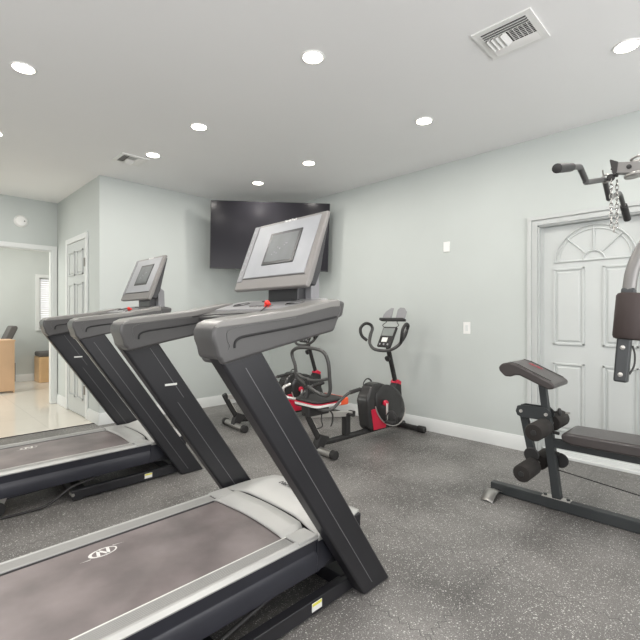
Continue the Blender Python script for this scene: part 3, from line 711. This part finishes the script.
# ------------------------------------------------------------------ home gym
g = empty('home_gym', (2.93, .43, 0), 'black multi station home gym with padded bench, leg rollers and curl pad', 'home gym'); GO = g.location
gk = dict(off=GO)
MB().box((2.903, -1.10, .004), (2.958, 1.255, .068)).build('base_beam', M['gym_frame'], g, bevel=.004, **gk)
bt = MB()
for y in (.915, .785): bt.cyl((2.93, y, .066), (2.93, y, .080), .011, 6)
bt.build('bolt', M['gym_frame'], g, **gk)
pl = MB(); pl.box((2.905, .77, .068), (2.956, .93, .072)); pl.build('foot_plate', M['chrome'], g, **gk)
# curved shiny foot plate at the beam end
rows = []
for i in range(11):
    u = i/10; x = 2.925-.205*u; z = .008+.034*math.sin(PI*min(1, u*1.05))
    rows.append([Vector((x, 1.262-.02*u, z)), Vector((x, 1.225-.02*u, z+.006)), Vector((x, 1.175-.01*u, z))])
MB().grid(rows).build('end_bracket', M['steel'], g, solid=.003, **gk)
# front post (leans), square tube
def sq(mb, a, b, w, d):
    a, b = Vector(a), Vector(b); t_ = (b-a).normalized(); x = Vector((1, 0, 0)); x = (x-t_*x.dot(t_)).normalized(); y = t_.cross(x)
    V = [p+x*sx*w/2+y*sy*d/2 for p in (a, b) for sx, sy in ((-1, -1), (1, -1), (1, 1), (-1, 1))]
    mb._add(V, [(0, 1, 2, 3), (7, 6, 5, 4), (0, 4, 5, 1), (1, 5, 6, 2), (2, 6, 7, 3), (3, 7, 4, 0)]); return mb
sq(MB(), (2.93, .845, .068), (2.93, .905, .56), .05, .05).build('front_post', M['gym_frame'], g, bevel=.004, **gk)
sq(MB(), (2.93, .898, .50), (2.93, .935, .80), .042, .042).build('pad_post', M['gym_frame'], g, bevel=.003, **gk)
# bracket plates
for x in (2.895, 2.961):
    MB().prism([(1.075, .555), (1.085, .58), (1.075, .615), (1.045, .625), (.90, .625), (.872, .60), (.872, .57), (.895, .545), (1.05, .545)], 'x', x, x+.008).build('pivot_bracket', M['gym_frame'], g, bevel=.002, **gk)
MB().cyl((2.885, 1.05, .585), (2.98, 1.05, .585), .010).cyl((2.885, .90, .585), (2.98, .90, .585), .010).build('pivot_bolt', M['chrome'], g, **gk)
# leg lever
sq(MB(), (2.932, 1.05, .585), (2.932, .985, .27), .04, .045).build('leg_lever', M['gym_frame'], g, bevel=.004, **gk)
def roller(y, z, x0, x1):
    MB().cyl((x0, y, z), (x1, y, z), .012).build('roller_bar', M['steel'], g, **gk)
    for a, b in ((x0, x0+.20), (x1-.20, x1)):
        rr = MB().lathe([(0, .030), (.002, .046), (.012, .052), (.188, .052), (.198, .046), (.2, .030)], (a, y, z), (b, y, z)).build('foam_roller', M['foam'], g, **gk)
        MB().lathe([(0, .016), (.003, .016), (.004, .010)], (a if a == x0 else b, y, z), (a-1 if a == x0 else b+1, y, z)).build('roller_cap', M['blackmatte'], rr, **gk)
roller(.890, .522, 2.64, 3.17)
roller(.965, .258, 2.66, 3.15)
# pulleys
for y, z, x in ((.985, .315, 2.885), (.845, .29, 2.98)):
    MB().lathe([(0, .042), (.004, .046), (.010, .040), (.014, .046), (.018, .042)], (x, y, z), (x+.1, y, z)).build('pulley', M['blackmatte'], g, **gk)
MB().lathe([(0, .006), (.03, .006), (.032, .022), (.042, .024), (.046, .014)], (2.93, .87, .60), (2.93, .80, .612)).build('lock_knob', M['blackmatte'], g, **gk)
MB().tube([(2.93, .80, .605), (2.93, .775, .607)], .006).build('knob_stem', M['steel'], g, **gk)
# curl pad: profile in (y,z), along X
cp = MB(); pr = [(1.150, .845), (1.155, .870), (1.135, .893), (1.09, .905), (1.04, .893), (.845, .805), (.822, .786), (.826, .764), (.858, .756), (1.02, .825), (1.055, .828), (1.075, .812), (1.115, .812)]
pad = cp.prism(pr, 'x', 2.79, 3.075).build('curl_pad', M['vinyl'], g, bevel=.02, segs=4, **gk)
MB().box((2.90, .90, .775), (2.96, .97, .785)).build('pad_plate', M['gym_frame'], pad, **gk)
for x in (2.812, 3.053):
    MB().tube([(x, 1.09, .9055), (x, 1.04, .8945), (x, .95, .8545), (x, .845, .808)], .0022, 6).build('pad_piping', M['blackmatte'], pad, **gk)
nrm = Vector((0, -.405, .914))
text('pad_logo', 'Marcy', .034, Matrix.Translation(-GO) @ frame_mtx((2.985, .985, .8715), (-.25, .914, .405), (-.97, -.25, -.1)), M['bikered'], pad, shear=.3, depth=.001)
# bench
MB().prism([(.79, .455), (.80, .49), (.775, .508), (-.42, .512), (-.44, .50), (-.44, .455), (-.42, .445), (.74, .440)], 'x', 2.82, 3.09).build('bench_pad', M['vinyl'], g, bevel=.018, segs=4, **gk)
MB().box((2.905, -.45, .385), (2.955, .865, .435)).build('bench_beam', M['gym_frame'], g, bevel=.004, **gk)
for z in (.475, .35): MB().cyl((2.93, .872, z), (2.93, .835, z-.004), .010, 8).build('bolt', M['blackmatte'], g, **gk)
for y in (.0, .5):
    MB().box((2.86, y, .432), (3.0, y+.04, .446)).build('bench_bracket', M['gym_frame'], g, **gk)
MB().tube([(2.93, .84, .245), (2.935, .43, .205), (2.935, -.5, .11)], .0035, 8).build('steel_cable', M['blackmatte'], g, **gk)
# tower (mostly outside the picture) with boom and butterfly arm
sq(MB(), (2.93, -.50, .06), (2.93, -.42, 1.95), .06, .06).build('main_post', M['gym_frame'], g, bevel=.004, **gk)
MB().prism([(-.55, 1.78), (-.55, 1.87), (.525, 2.069), (.56, 2.02), (.545, 2.010)], 'x', 2.905, 2.955).build('boom', M['gym_grey'], g, bevel=.003, **gk)
MB().prism([(.525, 2.070), (.562, 2.092), (.566, 2.086), (.55, 2.0), (.535, 2.0)], 'x', 2.898, 2.962).build('boom_end', M['blackmatte'], g, bevel=.002, **gk)
for y, z, x, q in ((.475, 2.030, 2.893, .012), (.555, 2.035, 2.895, .006)): MB().lathe([(0, q), (.006, q), (.009, q*.5)], (x+.01, y, z), (x-.1, y, z)).build('boom_bolt', M['blackmatte'], g, **gk)
MB().torus((2.93, .455, 1.985), (0, .15, 1), .040, .010).cyl((2.93, .455, 1.975), (2.93, .455, 1.995), .034).build('boom_pulley', M['steel'], g, **gk)
MB().torus((2.93, .43, 2.075), (0, .15, 1), .040, .006).build('boom_pulley', M['steel'], g, **gk)
MB().lathe([(0, .014), (.002, .020), (.01, .016), (.018, .020), (.02, .014)], (2.92, .565, 1.995), (3.0, .572, 1.992)).build('end_pulley', M['blackmatte'], g, **gk)
for k in range(6): 
    MB().box((2.80, -.62, .16+k*.06), (3.06, -.52, .215+k*.06)).build('weight_plate', M['blackmatte'], g, bevel=.004, **gk)
# butterfly arm hanging down near the viewer
arm = MB().tube([(2.52, .300, 1.62), (2.475, .350, 1.52), (2.445, .385, 1.42), (2.432, .398, 1.32)], .028, 16, smooth=4).build('butterfly_arm', M['gym_grey'], g, **gk)
MB().tube([(2.52, .30, 1.62), (2.62, .10, 1.75), (2.80, -.25, 1.80), (2.93, -.44, 1.80)], .028, 16, smooth=4).build('butterfly_arm', M['gym_grey'], g, **gk)
sq(MB(), (2.432, .398, 1.33), (2.405, .425, .893), .055, .055).build('arm_tube', M['gym_frame'], g, bevel=.010, segs=3, **gk)
MB().lathe([(0, .048), (.004, .058), (.014, .063), (.20, .063), (.212, .058), (.216, .048)], (2.436, .385, 1.305), (2.420, .400, 1.0895)).build('arm_foam', M['foam_brown'], g, **gk)
for z in (1.055, .93):
    u = (1.33-z)/.437; p = Vector((2.432-.027*u, .398+.027*u, z)); MB().lathe([(0, .010), (.006, .010), (.009, .005)], p+Vector((-.027, .0, 0)), p+Vector((-.1, 0, 0))).build('arm_bolt', M['chrome'], g, **gk)
MB().tube([(2.435, .385, 1.06), (2.445, .378, 1.02), (2.44, .380, .97), (2.425, .395, .93)], .008, 8, smooth=4, rz=.004).build('arm_strap', M['blackmatte'], g, **gk)

# pull-down bar and its chain
BY = .60
lb = empty('pulldown_bar', (2.93, BY, 1.98), 'dark bent pull-down bar with rubber grips hanging above the door', 'exercise bar'); LO = lb.location
pts = [(2.10, BY, 1.866), (2.31, BY, 1.922), (2.415, BY, 1.945), (2.455, BY, 1.930), (2.535, BY, 1.885), (2.57, BY, 1.880), (2.90, BY, 1.980), (2.95, BY, 1.972), (3.03, BY, 1.915), (3.10, BY, 1.90), (3.28, BY, 1.965), (3.38, BY, 1.975), (3.47, BY, 1.95), (3.60, BY, 1.87)]
pts = [(x, BY, z) for x, z in ((2.20, 1.876), (2.31, 1.912), (2.42, 1.940), (2.455, 1.932), (2.535, 1.902), (2.57, 1.898), (2.84, 1.968), (2.93, 1.990), (2.97, 1.98), (3.045, 1.915), (3.08, 1.910), (3.30, 1.985), (3.37, 1.992), (3.43, 1.965), (3.50, 1.925))]
MB().tube(pts, .0145, 14, smooth=4).build('bar', M['tube_grey'], lb, off=LO)
MB().lathe([(0, .010), (.004, .021), (.215, .021), (.22, .015)], (2.07, BY, 1.848), (2.28, BY, 1.905)).build('rubber_grip', M['blackmatte'], lb, off=LO)
MB().lathe([(0, .010), (.004, .022), (.15, .022), (.155, .015)], (3.61, BY, 1.868), (3.43, BY, 1.968)).build('rubber_grip', M['blackmatte'], lb, off=LO)
MB().torus((2.93, BY-.012, 1.995), (1, 0, 0), .022, .006).tube([(2.90, BY, 2.04), (2.93, BY, 2.0)], .004).build('hook', M['steel'], lb, off=LO)
ch = empty('chain', (2.93, .55, 1.96), 'doubled silver link chain hanging below the pull-down bar in front of the door', 'chain'); CO = ch.location
for sx in (-1, 1):
    n = 10
    for i in range(n):
        z = 1.965-i*.0272; cx_ = 2.93+sx*.020*(1 if i < n-1 else .45); cy_ = .55-sx*.010
        a_ = (i % 2)*PI/2+.5
        loop = []
        for k in range(16):
            q = 2*PI*k/16; u = .0085*math.cos(q); v = .0185*math.sin(q)
            loop.append((cx_+u*math.cos(a_), cy_+u*math.sin(a_), z+v))
        MB().tube(loop, .0026, 6, closed=True).build('chain_link', M['chainsteel'], ch, off=CO)
MB().torus((2.93, .55, 1.965-10*.0272+.004), (0, 1, 0), .018, .0032).build('chain_ring', M['chrome'], ch, off=CO)

# ------------------------------------------------------------------ hall furniture
dk = empty('wooden_desk', (1.0, 8.45, 0), 'light wooden desk in the room beyond the opening, cut by the left picture edge', 'desk'); D = dk.location
MB().box((.2, 8.16, .03), (1.36, 8.185, .80)).build('front_panel', M['wood'], dk, bevel=.003, off=D)
MB().box((1.36, 8.16, .0), (1.385, 8.62, .80)).box((.175, 8.16, .0), (.20, 8.62, .80)).build('side_panel', M['wood'], dk, bevel=.003, off=D)
MB().box((.17, 8.155, .80), (1.395, 8.64, .825)).build('desk_top', M['wood'], dk, bevel=.003, off=D)
MB().box((1.386, 8.17, .17), (1.396, 8.22, .46)).build('side_slot', M['textgrey'], dk, off=D)
oc = empty('office_chair', (1.27, 9.1, 0), 'black office chair behind the wooden desk, its back above the desk top', 'chair'); D = oc.location
MB().prism([(1.29, .55), (1.36, .55), (1.47, .77), (1.565, .99), (1.55, 1.03), (1.47, 1.03), (1.37, .80)], 'y', 8.93, 9.28).build('backrest', M['cushion'], oc, bevel=.02, segs=3, off=D)
MB().box((.98, 8.90, .44), (1.36, 9.28, .55)).build('seat', M['cushion'], oc, bevel=.02, segs=3, off=D)
MB().cyl((1.27, 9.1, .08), (1.27, 9.1, .44), .025).build('gas_post', M['steel'], oc, off=D)
for k in range(5):
    a = 2*PI*k/5+.35; e = (1.27+.28*math.cos(a), 9.1+.28*math.sin(a))
    lg = MB().tube([(1.27, 9.1, .10), (e[0], e[1], .075)], [.025, .015], 10).build('leg', M['blackmatte'], oc, off=D)
    MB().cyl((e[0]-.02, e[1], .030), (e[0]+.02, e[1], .030), .030).build('caster', M['blackmatte'], lg, off=D)
sc = empty('wooden_stool', (2.1, 9.2, 0), 'small maple wood storage stool with a dark grey cushion, below the hall window', 'stool'); D = sc.location
MB().prism([(1.92, 9.0), (2.30, 9.0), (2.33, 9.03), (2.33, 9.38), (1.89, 9.38), (1.89, 9.03)], 'z', 0, .46).build('stool_body', M['wood2'], sc, bevel=.008, off=D)
MB().box((1.89, 9.0, .462), (2.33, 9.38, .55)).build('cushion', M['cushion'], sc, bevel=.03, segs=3, off=D)
MB().cyl((2.11, 9.0, .14), (2.11, 8.985, .14), .022).build('knob', M['blackmatte'], sc, off=D)

# ------------------------------------------------------------------ light
w = bpy.data.worlds.new('world'); scn.world = w; w.use_nodes = True
bg = w.node_tree.nodes['Background']; bg.inputs['Color'].default_value = (.97, .97, 1, 1); bg.inputs['Strength'].default_value = 1.7
def area(name, loc, rot, sx, sy, e, c_=(1, 1, 1)):
    l = bpy.data.lights.new(name, 'AREA'); l.shape = 'RECTANGLE'; l.size = sx; l.size_y = sy; l.energy = e; l.color = c_
    o = bpy.data.objects.new(name, l); COL.objects.link(o); o.location = loc; o.rotation_euler = rot; return o
area('near_opening_fill', (.8, YN-.30, 1.55), (R(125), 0, 0), 4.8, 1.7, 170, (1, .98, .98))  # added fill behind the camera, tilted up to brighten the ceiling
area('left_opening_fill', (XL-.30, .8, 1.5), (R(122), 0, R(-90)), 2.8, 1.6, 80, (1, .98, .98))  # added fill from the unseen left side, also tilted upwards
# unseen lamps added to brighten the hall and foyer
for x, y in ((.3, 8.1), (1.9, 8.1), (.6, 5.9)): lamp(x, y, 22 if y > 7 else 9, 'hall_fill_lamp')
area('hall_side_fill', (-2.2, 8.1, 1.5), (R(90), 0, R(-90)), 2.2, 1.6, 90, (1, 1, .97))  # unseen fill panel added inside the hall; the wall has no window there

# ------------------------------------------------------------------ camera
cam = bpy.data.cameras.new('camera'); co = bpy.data.objects.new('camera', cam); COL.objects.link(co)
cam.sensor_width = 36; cam.lens = 430/640*36; cam.shift_y = -4/640; cam.clip_start = .02
co.location = (0, 0, 1.2); co.rotation_euler = (R(90), 0, R(-45)); scn.camera = co
vs = scn.view_settings; vs.view_transform = 'Standard'; vs.look = 'None'; vs.gamma = 1; vs.exposure = -0.35
try: vs.use_curve_mapping = False
except Exception: pass
